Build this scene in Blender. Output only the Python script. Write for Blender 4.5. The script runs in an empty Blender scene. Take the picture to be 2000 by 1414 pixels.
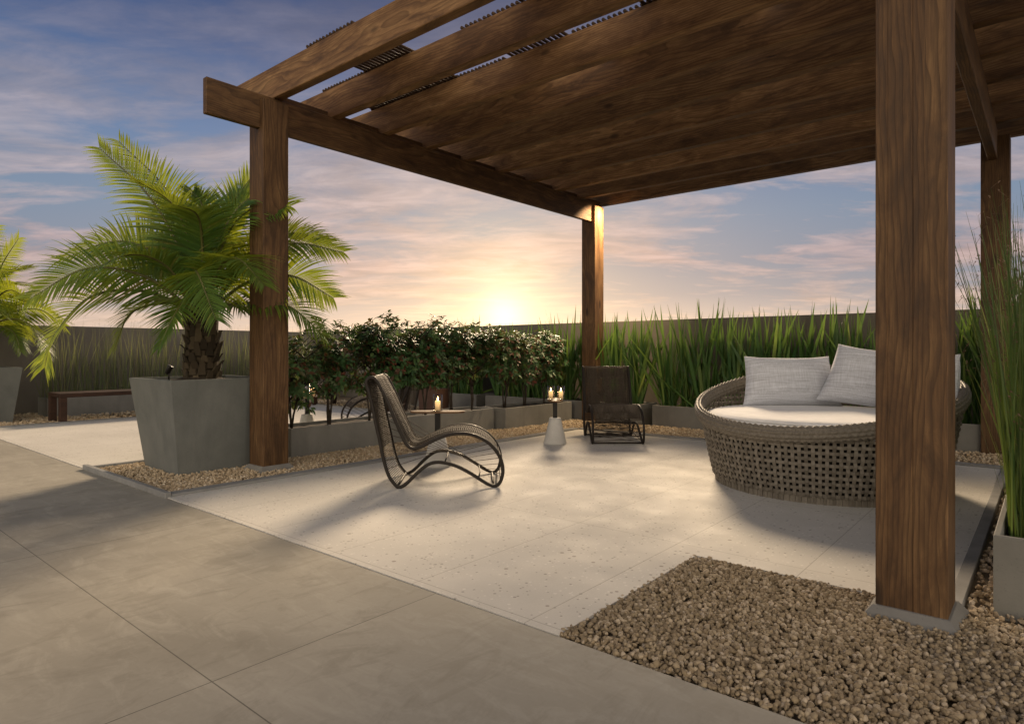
import bpy, math, random
import numpy as np
from mathutils import Vector, Matrix, Euler

R = random.Random(7)
sc = bpy.context.scene
COL = sc.collection
PI = math.pi

# ------------------------------------------------------------------ helpers
CA, SA = 0.7657, 0.6432          # the terrace axes are turned 40 degrees from the view
def W(r, d):                     # metres right of / ahead of the camera -> terrace axes
    return (CA * r - SA * d, SA * r + CA * d)

class MB:
    def __init__(s): s.v = []; s.f = []; s.m = []; s.sm = []
    def add(s, vs, fs, mi=0, smooth=False):
        b = len(s.v); s.v += [tuple(p) for p in vs]
        for f in fs:
            s.f.append(tuple(i + b for i in f)); s.m.append(mi); s.sm.append(smooth)
    def box(s, x0, x1, y0, y1, z0, z1, mi=0):
        s.add([(x0,y0,z0),(x1,y0,z0),(x1,y1,z0),(x0,y1,z0),(x0,y0,z1),(x1,y0,z1),(x1,y1,z1),(x0,y1,z1)],
              [(3,2,1,0),(4,5,6,7),(0,1,5,4),(1,2,6,5),(2,3,7,6),(3,0,4,7)], mi)
    def cbox(s, x0, x1, y0, y1, z0, z1, b=0.004, mi=0):
        """box with chamfered edges"""
        xs, ys, zs = (x0, x1), (y0, y1), (z0, z1)
        idx = {}; vs = []
        for i in (0, 1):
            for j in (0, 1):
                for k in (0, 1):
                    sx, sy, sz = (1, -1)[i], (1, -1)[j], (1, -1)[k]
                    c = (xs[i], ys[j], zs[k])
                    for a in range(3):
                        p = [c[0] + b * sx, c[1] + b * sy, c[2] + b * sz]; p[a] = c[a]
                        idx[(i, j, k, a)] = len(vs); vs.append(p)
        fs = []
        for a in range(3):
            o = [q for q in range(3) if q != a]
            for e in (0, 1):
                q = []
                for (m, n) in ((0, 0), (1, 0), (1, 1), (0, 1)):
                    t = [0, 0, 0]; t[a] = e; t[o[0]] = m; t[o[1]] = n
                    q.append(idx[(t[0], t[1], t[2], a)])
                fs.append(q)
        for a in range(3):          # edges along axis a
            o = [q for q in range(3) if q != a]
            for m in (0, 1):
                for n in (0, 1):
                    q = []
                    for (e, ax) in ((0, o[0]), (1, o[0]), (1, o[1]), (0, o[1])):
                        t = [0, 0, 0]; t[a] = e; t[o[0]] = m; t[o[1]] = n
                        q.append(idx[(t[0], t[1], t[2], ax)])
                    fs.append(q)
        for i in (0, 1):
            for j in (0, 1):
                for k in (0, 1):
                    fs.append([idx[(i, j, k, a)] for a in range(3)])
        s.add(vs, fs, mi)
    def ring(s, rings, mi=0, smooth=True, cap0=True, cap1=True, closed=False):
        n = len(rings[0]); vs = [p for r in rings for p in r]; fs = []
        m = len(rings)
        for i in range(m if closed else m - 1):
            a, b = i * n, ((i + 1) % m) * n
            for j in range(n):
                k = (j + 1) % n
                fs.append((a + j, a + k, b + k, b + j))
        if not closed:
            if cap0: fs.append(tuple(range(n - 1, -1, -1)))
            if cap1: fs.append(tuple((m - 1) * n + j for j in range(n)))
        s.add(vs, fs, mi, smooth)
    def lathe(s, prof, cx=0, cy=0, n=32, mi=0, smooth=True, cap0=True, cap1=True):
        s.ring([[(cx + r * math.cos(2*PI*j/n), cy + r * math.sin(2*PI*j/n), z) for j in range(n)] for r, z in prof], mi, smooth, cap0, cap1)
    def tube(s, pts, r, n=6, closed=False, mi=0, flat=1.0):
        P = [Vector(p) for p in pts]; m = len(P); rings = []; nrm = None
        for i in range(m):
            if closed: t = P[(i + 1) % m] - P[i - 1]
            else: t = P[min(i + 1, m - 1)] - P[max(i - 1, 0)]
            t = t.normalized() if t.length > 1e-9 else Vector((0, 0, 1))
            if nrm is None:
                h = Vector((0, 0, 1)) if abs(t.z) < .9 else Vector((1, 0, 0))
                nrm = (h - t * h.dot(t)).normalized()
            else:
                nrm = nrm - t * nrm.dot(t)
                nrm = nrm.normalized() if nrm.length > 1e-6 else t.orthogonal().normalized()
            bn = t.cross(nrm)
            rr = r[i] if isinstance(r, (list, tuple)) else r
            rings.append([tuple(P[i] + nrm * (rr * math.cos(2*PI*j/n)) + bn * (rr * flat * math.sin(2*PI*j/n))) for j in range(n)])
        s.ring(rings, mi, True, True, True, closed)
    def strip(s, pts, sides, ws, mi=0, fold=0.0):
        """a blade: centre line pts, side vectors, half widths; fold raises the edges"""
        vs = []; fs = []
        for p, sd, w in zip(pts, sides, ws):
            p = Vector(p); sd = Vector(sd)
            up = Vector((0, 0, fold * w))
            if fold: vs += [p - sd * w + up, p, p + sd * w + up]
            else: vs += [p - sd * w, p + sd * w]
        n = 3 if fold else 2
        for i in range(len(pts) - 1):
            for j in range(n - 1):
                a = i * n + j; fs.append((a, a + 1, a + n + 1, a + n))
        s.add(vs, fs, mi, True)
    def build(s, name, mats, parent=None):
        me = bpy.data.meshes.new(name)
        me.from_pydata(s.v, [], s.f)
        if not isinstance(mats, (list, tuple)): mats = [mats]
        for m in mats: me.materials.append(m)
        me.polygons.foreach_set('material_index', s.m)
        me.polygons.foreach_set('use_smooth', s.sm)
        me.update()
        o = bpy.data.objects.new(name, me); COL.objects.link(o)
        if parent: o.parent = parent
        return o

def tag(o, label=None, cat=None, group=None, kind=None):
    if label: o['label'] = label
    if cat: o['category'] = cat
    if group: o['group'] = group
    if kind: o['kind'] = kind
    return o
def empty(name, loc=(0,0,0), rz=0, label=None, cat=None, group=None):
    o = bpy.data.objects.new(name, None); COL.objects.link(o)
    o.location = loc; o.rotation_euler = (0, 0, rz); o.empty_display_size = .1
    return tag(o, label, cat, group)
def copy_tree(o, parent=None):
    c = o.copy(); COL.objects.link(c)
    if parent: c.parent = parent
    for ch in list(o.children): copy_tree(ch, c)
    return c

# ------------------------------------------------------------------ materials
def newmat(name):
    m = bpy.data.materials.new(name); m.use_nodes = True
    nt = m.node_tree; nt.nodes.clear()
    return m, nt
class N:
    def __init__(s, nt): s.nt = nt
    def node(s, t, **k):
        n = s.nt.nodes.new(t)
        for a, b in k.items(): setattr(n, a, b)
        return n
    def set(s, n, i, v):
        if v is None: return
        if isinstance(v, bpy.types.NodeSocket): s.nt.links.new(v, n.inputs[i])
        else: n.inputs[i].default_value = v
    def math(s, op, a, b=None, c=None, clamp=False):
        n = s.node('ShaderNodeMath', operation=op); n.use_clamp = clamp
        s.set(n, 0, a); s.set(n, 1, b); s.set(n, 2, c); return n.outputs[0]
    def vmath(s, op, a, b=None, sc_=None):
        n = s.node('ShaderNodeVectorMath', operation=op); s.set(n, 0, a); s.set(n, 1, b)
        if sc_ is not None: s.set(n, 'Scale', sc_)
        return n.outputs['Value'] if op in ('DOT_PRODUCT', 'LENGTH') else n.outputs[0]
    def mix(s, f, a, b, mode='MIX'):
        n = s.node('ShaderNodeMix', data_type='RGBA', blend_type=mode)
        s.set(n, 0, f); s.set(n, 6, a); s.set(n, 7, b); return n.outputs[2]
    def ramp(s, f, stops, interp='LINEAR'):
        n = s.node('ShaderNodeValToRGB'); cr = n.color_ramp; cr.interpolation = interp
        while len(cr.elements) < len(stops): cr.elements.new(.5)
        for e, (p, c) in zip(cr.elements, stops):
            e.position = p; e.color = (c[0], c[1], c[2], 1) if hasattr(c, '__len__') else (c, c, c, 1)
        s.set(n, 0, f); return n.outputs[0]
    def noise(s, v, scale=5, detail=4, rough=.5, dist=0, out=0):
        n = s.node('ShaderNodeTexNoise'); s.set(n, 'Vector', v); s.set(n, 'Scale', scale); s.set(n, 'Detail', detail)
        s.set(n, 'Roughness', rough); s.set(n, 'Distortion', dist); return n.outputs[out]
    def voro(s, v, scale=5, feature='F1', out=0, rnd=1):
        n = s.node('ShaderNodeTexVoronoi', feature=feature); s.set(n, 'Vector', v); s.set(n, 'Scale', scale)
        s.set(n, 'Randomness', rnd); return n.outputs[out]
    def coord(s, out='Object'): return s.node('ShaderNodeTexCoord').outputs[out]
    def mapping(s, v, scale=(1,1,1), loc=(0,0,0), rot=(0,0,0)):
        n = s.node('ShaderNodeMapping'); s.set(n, 0, v); n.inputs['Scale'].default_value = scale
        n.inputs['Location'].default_value = loc; n.inputs['Rotation'].default_value = rot; return n.outputs[0]
    def xyz(s, v):
        n = s.node('ShaderNodeSeparateXYZ'); s.set(n, 0, v); return n.outputs
    def island(s): return s.node('ShaderNodeNewGeometry').outputs['Random Per Island']
    def bump(s, h, strength=.3, dist=.01):
        n = s.node('ShaderNodeBump'); s.set(n, 'Height', h); n.inputs['Strength'].default_value = strength
        n.inputs['Distance'].default_value = dist; return n.outputs[0]
    def bsdf(s, col, rough=.6, normal=None, spec=.5, metal=0, **k):
        n = s.node('ShaderNodeBsdfPrincipled')
        s.set(n, 'Base Color', col if isinstance(col, bpy.types.NodeSocket) else (*col, 1)); s.set(n, 'Roughness', rough)
        s.set(n, 'Specular IOR Level', spec); s.set(n, 'Metallic', metal)
        if normal is not None: s.set(n, 'Normal', normal)
        for a, b in k.items(): s.set(n, a, b)
        return n.outputs[0]
    def out(s, sh):
        n = s.node('ShaderNodeOutputMaterial'); s.nt.links.new(sh, n.inputs[0])

def line_mask(n, coordval, off, pitch, width):
    """1 on a joint line every pitch"""
    a = n.math('SUBTRACT', coordval, off)
    m = n.math('FLOORED_MODULO', a, pitch)
    e = n.math('MINIMUM', m, n.math('SUBTRACT', pitch, m))
    return n.math('LESS_THAN', e, width)

def mat_terrazzo():
    m, nt = newmat('pale_terrazzo'); n = N(nt); c = n.coord()
    x, y, z = n.xyz(c)
    base = n.ramp(n.noise(c, 1.3, 5, .6), [(.3, (.535,.515,.47)), (.7, (.655,.63,.58))])
    cell = n.node('ShaderNodeTexVoronoi'); n.set(cell, 'Vector', c); n.set(cell, 'Scale', 42)
    rnd = n.xyz(cell.outputs['Color'])
    chipshape = n.math('LESS_THAN', cell.outputs[0], n.math('MULTIPLY_ADD', rnd[1], .22, .12))
    dark = n.math('MULTIPLY', chipshape, n.math('GREATER_THAN', rnd[0], .74))
    lite = n.math('MULTIPLY', chipshape, n.math('LESS_THAN', rnd[0], .35))
    big = n.node('ShaderNodeTexVoronoi'); n.set(big, 'Vector', c); n.set(big, 'Scale', 14)
    br = n.xyz(big.outputs['Color'])
    bigd = n.math('MULTIPLY', n.math('LESS_THAN', big.outputs[0], n.math('MULTIPLY_ADD', br[1], .12, .06)), n.math('GREATER_THAN', br[0], .72))
    fine = n.noise(c, 160, 2, .6)
    base = n.mix(n.math('MULTIPLY', fine, .45), base, (.40,.38,.345,1))
    base = n.mix(n.math('MULTIPLY', dark, .7), base, (.22,.20,.18,1))
    base = n.mix(n.math('MULTIPLY', lite, .5), base, (.74,.71,.66,1))
    base = n.mix(n.math('MULTIPLY', bigd, .75), base, (.24,.21,.18,1))
    j = n.math('MAXIMUM', line_mask(n, x, -.9, .65, .0022), line_mask(n, y, 1.96, 1.3, .0022))
    base = n.mix(n.math('MULTIPLY', j, .6), base, (.22,.20,.17,1))
    rough = n.ramp(n.noise(c, 3, 4, .6), [(.3, .42), (.7, .6)])
    h = n.math('ADD', n.math('MULTIPLY', fine, .3), n.math('MULTIPLY', j, -1))
    n.out(n.bsdf(base, n.math('ADD', rough, .25), n.bump(h, .12, .004), .18)); return m
def mat_walkway():
    m, nt = newmat('taupe_concrete_tile'); n = N(nt); c = n.coord()
    x, y, z = n.xyz(c)
    cl = n.noise(c, 1.1, 8, .62, .5)
    base = n.ramp(cl, [(.28, (.235,.218,.18)), (.5, (.30,.28,.235)), (.75, (.36,.337,.285))])
    st = n.noise(n.mapping(c, (1.2, 3.5, 1), rot=(0,0,.5)), 2.4, 7, .7, .8)
    base = n.mix(n.ramp(st, [(.48, 0), (.67, .5)]), base, (.43,.405,.345,1))
    st2 = n.noise(n.mapping(c, (2.5, 1, 1), rot=(0,0,.9)), 3.1, 6, .7, 1.2)
    base = n.mix(n.ramp(st2, [(.50, 0), (.67, .55)]), base, (.19,.175,.14,1))
    tid = n.node('ShaderNodeTexWhiteNoise', noise_dimensions='2D')
    cx = n.math('FLOOR', n.math('DIVIDE', n.math('ADD', x, 2.04), 1.95)); cy = n.math('FLOOR', n.math('DIVIDE', n.math('SUBTRACT', y, .945), .975))
    comb = n.node('ShaderNodeCombineXYZ'); n.set(comb, 0, cx); n.set(comb, 1, cy); n.set(tid, 'Vector', comb.outputs[0])
    base = n.mix(n.math('MULTIPLY', tid.outputs[0], .18), base, (.42,.39,.34,1))
    j = n.math('MAXIMUM', line_mask(n, x, -2.04, 1.95, .0022), line_mask(n, y, .945, .975, .0022))
    base = n.mix(n.math('MULTIPLY', j, .75), base, (.06,.055,.045,1))
    fine = n.noise(c, 60, 4, .6)
    base = n.mix(n.math('MULTIPLY', fine, .2), base, (.12,.11,.09,1))
    rough = n.ramp(cl, [(.3, .62), (.7, .8)])
    n.out(n.bsdf(base, rough, n.bump(n.math('ADD', n.math('MULTIPLY', fine, .3), n.math('MULTIPLY', j, -1)), .15, .004), .22)); return m
def mat_concrete(name, lo, hi, scale=2.5, streak=True):
    m, nt = newmat(name); n = N(nt); c = n.coord()
    a = n.noise(c, scale, 7, .62, .3)
    base = n.ramp(a, [(.3, lo), (.7, hi)])
    if streak:
        s = n.noise(n.mapping(c, (3, 3, .5)), 2.2, 5, .6)
        base = n.mix(n.ramp(s, [(.5, 0), (.75, .4)]), base, (lo[0]*.7, lo[1]*.7, lo[2]*.7, 1))
    sp = n.voro(c, 55)
    base = n.mix(n.math('MULTIPLY', n.math('LESS_THAN', sp, .12), .35), base, (lo[0]*.45, lo[1]*.45, lo[2]*.45, 1))
    f = n.noise(c, 90, 4, .6)
    n.out(n.bsdf(base, .75, n.bump(n.math('ADD', f, n.math('MULTIPLY', a, .6)), .18, .006), .3)); return m
def mat_wood(name, axis, dark=(.044,.023,.010), mid=(.135,.072,.030), lite=(.235,.138,.062), sc=1.0):
    m, nt = newmat(name); n = N(nt); c0 = n.coord()
    oi = n.node('ShaderNodeObjectInfo').outputs['Random']
    cv = n.node('ShaderNodeCombineXYZ')
    for i in range(3): n.set(cv, i, n.math('MULTIPLY', oi, 17.3 + i * 5))
    c = n.vmath('ADD', c0, cv.outputs[0])
    pos = n.xyz(c0); o1, o2 = [q for q in range(3) if q != axis]
    # glued boards, each cut from its own log
    cb = n.node('ShaderNodeCombineXYZ'); n.set(cb, 0, n.math('FLOOR', n.math('DIVIDE', pos[o1], .121))); n.set(cb, 1, n.math('FLOOR', n.math('DIVIDE', pos[o2], .121))); n.set(cb, 2, n.math('MULTIPLY', oi, 91))
    wn = n.node('ShaderNodeTexWhiteNoise', noise_dimensions='3D'); n.set(wn, 'Vector', cb.outputs[0])
    wr = n.xyz(wn.outputs[1])
    sw = [2.6*sc]*3; sw[axis] = .75*sc
    sv = [7*sc]*3; sv[axis] = 1.6*sc
    warp = n.node('ShaderNodeTexNoise'); n.set(warp, 'Vector', n.mapping(c, sw)); n.set(warp, 'Scale', 1); n.set(warp, 'Detail', 3)
    wx = n.xyz(warp.outputs['Color'])
    w2 = n.noise(n.mapping(c, sv), 1, 3, .5)
    q = n.xyz(c)
    def off(i, k): return n.math('ADD', n.math('MULTIPLY_ADD', wx[k], .16/sc, q[i]), n.math('MULTIPLY_ADD', w2, .018/sc, n.math('MULTIPLY', wr[k], .35)))
    u = n.math('SUBTRACT', n.math('FLOORED_MODULO', off(o1, 0), .9), .45); v = n.math('SUBTRACT', n.math('FLOORED_MODULO', off(o2, 1), .9), .45)
    rad = n.math('SQRT', n.math('ADD', n.math('MULTIPLY', u, u), n.math('MULTIPLY', v, v)))
    ring = n.math('FRACT', n.math('MULTIPLY', rad, 62*sc))
    late = n.ramp(ring, [(0, .25), (.06, 0), (.45, .12), (.86, .85), (.95, 1), (1, .35)])
    s1 = [10*sc]*3; s1[axis] = 2.4*sc
    s2 = [210*sc]*3; s2[axis] = 7*sc
    s3 = [26*sc]*3; s3[axis] = 1.3*sc
    a = n.noise(n.mapping(c, s1), 1, 7, .68, .6)
    b = n.noise(n.mapping(c, s2), 1, 3, .6)
    k = n.noise(n.mapping(c, s3), 1, 5, .7, .5)
    base = n.ramp(a, [(.30, dark), (.5, mid), (.70, lite)])
    base = n.mix(n.math('MULTIPLY', late, .62), base, (dark[0]*.95, dark[1]*.95, dark[2]*.95, 1))
    base = n.mix(n.ramp(b, [(.40, .0), (.62, .35)]), base, (dark[0], dark[1], dark[2], 1))
    crack = n.ramp(k, [(.29, 1), (.315, 0)])
    base = n.mix(n.math('MULTIPLY', crack, .8), base, (.012,.007,.004,1))
    base = n.mix(n.math('MULTIPLY', wr[2], .6), base, n.mix(1, base, (.62,.57,.53,1), 'MULTIPLY'))
    tone = n.ramp(oi, [(0, .72), (1, 1.28)])
    base = n.mix(1, base, tone, 'MULTIPLY')
    s4 = [3.6*sc]*3; s4[axis] = 1.5*sc
    kv = n.voro(n.mapping(c, s4), 1)
    knot = n.ramp(n.math('ADD', kv, n.math('MULTIPLY', late, .02)), [(.06, 1), (.09, .75), (.13, 0)])
    base = n.mix(n.math('MULTIPLY', knot, .75), base, (.018,.010,.005,1))
    h = n.math('SUBTRACT', n.math('SUBTRACT', n.math('MULTIPLY', b, .3), n.math('MULTIPLY', late, .6)), crack)
    n.out(n.bsdf(base, n.ramp(a, [(.3, .55), (.7, .72)]), n.bump(h, .3, .004), .3)); return m
def mat_plain(name, col, rough=.6, var=.15, scale=12, metal=0, spec=.4, bump=.05):
    m, nt = newmat(name); n = N(nt); c = n.coord()
    a = n.noise(c, scale, 5, .6)
    base = n.mix(n.ramp(a, [(.3, 0), (.7, 1)]), tuple(v * (1 - var) for v in col) + (1,), tuple(min(1, v * (1 + var)) for v in col) + (1,))
    n.out(n.bsdf(base, rough, n.bump(n.noise(c, scale * 8, 4, .6), bump, .004), spec, metal)); return m
def mat_islands(name, stops, rough=.7, spec=.3, bump=0):
    m, nt = newmat(name); n = N(nt); c = n.coord()
    base = n.ramp(n.island(), stops)
    f = n.noise(c, 70, 4, .6)
    base = n.mix(n.math('MULTIPLY', f, .35), base, tuple(v * .55 for v in stops[len(stops)//2][1]) + (1,))
    n.out(n.bsdf(base, rough, n.bump(f, .3, .004), spec)); return m
def mat_leaf(name, stops, trans, tfac=.4, rough=.45, spec=.4):
    m, nt = newmat(name); n = N(nt); c = n.coord()
    base = n.ramp(n.island(), stops)
    v = n.noise(c, 9, 3, .6)
    base = n.mix(n.ramp(v, [(.35, 0), (.7, .35)]), base, tuple(q * .5 for q in stops[0][1]) + (1,))
    p = n.bsdf(base, rough, None, spec)
    t = n.node('ShaderNodeBsdfTranslucent')
    tc = n.mix(.75, base, (*trans, 1)); n.set(t, 0, tc)
    mx = n.node('ShaderNodeMixShader'); n.set(mx, 0, tfac); nt.links.new(p, mx.inputs[1]); nt.links.new(t.outputs[0], mx.inputs[2])
    n.out(mx.outputs[0]); return m
def mat_fabric(name, col, slub=True, rough=.9):
    m, nt = newmat(name); n = N(nt); c = n.coord()
    a = n.noise(n.mapping(c, (4, 4, 95)), 1, 4, .7, .2)
    b = n.noise(n.mapping(c, (130, 130, 6)), 1, 3, .7)
    g = n.math('ADD', n.math('MULTIPLY', a, .65), n.math('MULTIPLY', b, .35))
    lo = tuple(v * .62 for v in col); hi = tuple(min(1, v * 1.12) for v in col)
    base = n.ramp(g, [(.36, lo), (.62, hi)]) if slub else n.ramp(n.noise(c, 9, 5, .6), [(.3, tuple(v*.94 for v in col)), (.7, hi)])
    wr = n.noise(c, 6, 3, .5)
    n.out(n.bsdf(base, rough, n.bump(n.math('ADD', n.math('MULTIPLY', g, .35), n.math('MULTIPLY', wr, 1.5)), .22, .01), .15, 0, **{'Sheen Weight': .25})); return m

M = {}
M['terrazzo'] = mat_terrazzo()
M['walk'] = mat_walkway()
M['wall'] = mat_concrete('taupe_rendered_wall', (.125,.112,.094), (.18,.163,.138), 1.2)
M['planter'] = mat_concrete('grey_concrete_planter', (.15,.148,.135), (.225,.22,.20), 2.2)
M['bigplanter'] = mat_concrete('grey_concrete_pot', (.11,.118,.112), (.175,.182,.172), 2.0)
M['cone'] = mat_concrete('pale_concrete', (.42,.41,.39), (.55,.54,.51), 5, False)
M['kerb'] = mat_concrete('grey_stone_kerb', (.19,.19,.185), (.27,.268,.26), 6, False)
M['pad'] = mat_concrete('concrete_post_foot', (.15,.145,.135), (.22,.212,.195), 5, False)
M['soil'] = mat_plain('dark_soil', (.030,.021,.014), .95, .5, 30, bump=.6)
M['slab'] = mat_plain('gravel_underlay', (.20,.155,.10), .9, .3, 20)
M['far'] = mat_plain('city_ground', (.10,.10,.095), .9, .4, .02)
WX = mat_wood('aged_wood_across', 0, (.07,.036,.015), (.23,.128,.055), (.38,.235,.11)); WY = mat_wood('aged_wood_along', 1); WZ = mat_wood('aged_wood_upright', 2)
SL = mat_wood('slat_wood', 1, (.025,.014,.007), (.075,.042,.02), (.12,.072,.035), 2)
BW = mat_wood('red_brown_bench_wood', 1, (.022,.011,.007), (.05,.024,.014), (.08,.038,.022))
BX = mat_wood('red_brown_bench_wood_across', 0, (.022,.011,.007), (.05,.024,.014), (.08,.038,.022))
M['tabletop'] = mat_wood('table_wood', 0, (.06,.03,.014), (.15,.085,.04), (.24,.14,.07), 3)
GST = [(0,(.27,.20,.125)),(.2,(.46,.36,.235)),(.4,(.36,.275,.18)),(.6,(.56,.455,.32)),(.8,(.41,.31,.20)),(1,(.66,.58,.46))]
M['gravel'] = mat_islands('tan_gravel', GST, .85, .15)
M['pebble'] = mat_islands('beige_pebbles', [(0,(.17,.13,.08)),(.25,(.34,.265,.17)),(.5,(.25,.19,.12)),(.75,(.40,.32,.215)),(1,(.52,.43,.32))], .85, .15)
M['frond'] = mat_leaf('palm_leaflets', [(0,(.022,.07,.016)),(.35,(.042,.115,.024)),(.7,(.08,.17,.034)),(.94,(.14,.22,.045)),(1,(.18,.14,.045))], (.52,.56,.03), .42, .42, .3)
M['rachis'] = mat_plain('palm_rib', (.09,.09,.022), .5, .3, 20)
M['bark'] = mat_islands('palm_bark', [(0,(.025,.019,.012)),(.5,(.055,.042,.026)),(1,(.10,.078,.048))], .9)
M['shrub'] = mat_leaf('shrub_leaves', [(0,(.032,.08,.028)),(.45,(.055,.125,.042)),(.72,(.09,.155,.05)),(.80,(.10,.055,.032)),(.95,(.14,.042,.028)),(1,(.19,.048,.03))], (.20,.24,.05), .22, .42, .35)
M['iris'] = mat_leaf('sword_leaves', [(0,(.035,.095,.03)),(.45,(.08,.17,.045)),(.8,(.14,.235,.06)),(1,(.28,.30,.09))], (.24,.36,.05), .30, .42, .3)
M['reed'] = mat_leaf('reed_stems', [(0,(.07,.11,.04)),(.5,(.12,.155,.07)),(.85,(.18,.19,.09)),(1,(.27,.23,.13))], (.32,.33,.1), .35, .6)
M['grass'] = mat_leaf('grass_blades', [(0,(.022,.06,.014)),(.5,(.042,.095,.02)),(.85,(.075,.125,.028)),(1,(.19,.16,.06))], (.24,.32,.05), .3, .5)
M['seed'] = mat_islands('brown_seed_heads', [(0,(.10,.06,.035)),(.5,(.17,.11,.07)),(1,(.26,.18,.12))], .8)
M['stem'] = mat_plain('shrub_stem', (.035,.026,.018), .85, .3, 30)
M['frame'] = mat_plain('dark_bronze_metal', (.020,.016,.013), .55, .2, 30, .1, .25)
M['rope'] = mat_plain('brown_rope', (.048,.037,.026), .8, .25, 60)
M['black'] = mat_plain('black_metal', (.012,.011,.010), .4, .2, 20, .3)
M['wicker'] = mat_islands('grey_brown_wicker', [(0,(.12,.104,.082)),(.5,(.16,.14,.112)),(1,(.21,.185,.15))], .6, .4)
M['rim'] = mat_plain('woven_wicker_rim', (.15,.131,.104), .6, .3, 70, 0, .4, .2)
M['hollow_shade'] = mat_plain('dark_shade_filler', (.012,.010,.008), .9)  # near-black colour standing in for shade inside the daybed
M['mattress'] = mat_fabric('white_mattress_fabric', (.66,.66,.665), False)
M['pillow'] = mat_fabric('pale_grey_linen', (.58,.60,.655))
M['brownpot'] = mat_plain('reddish_brown_pot', (.07,.036,.026), .7, .2, 6)
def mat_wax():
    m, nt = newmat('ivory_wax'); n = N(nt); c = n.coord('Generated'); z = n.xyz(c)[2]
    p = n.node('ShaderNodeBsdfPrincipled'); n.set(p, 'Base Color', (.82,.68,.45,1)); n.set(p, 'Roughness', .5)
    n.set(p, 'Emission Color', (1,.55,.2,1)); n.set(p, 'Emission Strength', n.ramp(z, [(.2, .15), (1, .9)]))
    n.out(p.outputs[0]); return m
M['wax'] = mat_wax()
def mat_emit(name, col, st):
    m, nt = newmat(name); n = N(nt); e = n.node('ShaderNodeEmission'); n.set(e, 0, (*col, 1)); n.set(e, 1, st); n.out(e.outputs[0]); return m
M['flame'] = mat_emit('candle_flame', (1,.66,.28), 14)
M['lens'] = mat_emit('lit_lamp_lens', (1,.75,.45), 8)
def mat_glass():
    m, nt = newmat('clear_glass'); n = N(nt)
    t = n.node('ShaderNodeBsdfTransparent'); n.set(t, 0, (.93,.93,.91,1))
    g = n.node('ShaderNodeBsdfGlossy'); n.set(g, 'Roughness', .03)
    lw = n.node('ShaderNodeLayerWeight'); n.set(lw, 0, .35)
    mx = n.node('ShaderNodeMixShader'); n.set(mx, 0, n.math('MULTIPLY', lw.outputs[1], .5)); nt.links.new(t.outputs[0], mx.inputs[1]); nt.links.new(g.outputs[0], mx.inputs[2])
    n.out(mx.outputs[0]); return m
M['glass'] = mat_glass()

# ------------------------------------------------------------------ setting: ground, floors, kerbs
def prism(name, poly, z0, z1, mat):
    mb = MB(); n = len(poly)
    mb.add([(x, y, z0) for x, y in poly] + [(x, y, z1) for x, y in poly],
           [tuple(range(n - 1, -1, -1)), tuple(range(n, 2 * n))] + [(i, (i+1) % n, n + (i+1) % n, n + i) for i in range(n)])
    return mb.build(name, mat)
mb = MB(); mb.add([(-3000,-3000,-40),(3000,-3000,-40),(3000,3000,-40),(-3000,3000,-40)], [(0,1,2,3)])
tag(mb.build('ground', M['far']), kind='structure')
mb = MB(); mb.box(-14.2, 6, -8, 9.9, -.5, -.034); tag(mb.build('roof_slab', M['slab']), kind='structure')
tag(prism('walkway', [(-14,-8),(6,-8),(6,1.917),(-14,1.917)], -.03, 0, M['walk']), kind='structure')
tag(prism('terrace_floor', [(-4.83,1.921),(-1.39,1.921),(-1.39,3.12),(-.33,3.12),(-.33,7.14),(-4.83,7.14)], -.03, .004, M['terrazzo']), kind='structure')
tag(prism('terrace_floor', [(-11.0,1.921),(-6.60,1.921),(-6.60,7.1),(-11.0,7.1)], -.03, .004, M['terrazzo']), kind='structure')
def kerb(x0, x1, y0, y1, z=.022):
    mb = MB(); mb.cbox(x0, x1, y0, y1, -.03, z, .004); tag(mb.build('kerb', M['kerb']), kind='structure')
kerb(-4.94, -4.832, 1.95, 7.142); kerb(-6.6, -4.832, 1.905, 1.948, .04); kerb(-6.598, -6.555, 1.95, 7.098)
kerb(-4.83, -.262, 7.143, 7.25); kerb(-.328, -.272, 3.2, 7.141, .012)
kerb(-11.05, -11.002, 1.922, 7.1); kerb(-11.0, -6.6, 7.102, 7.15)

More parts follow.
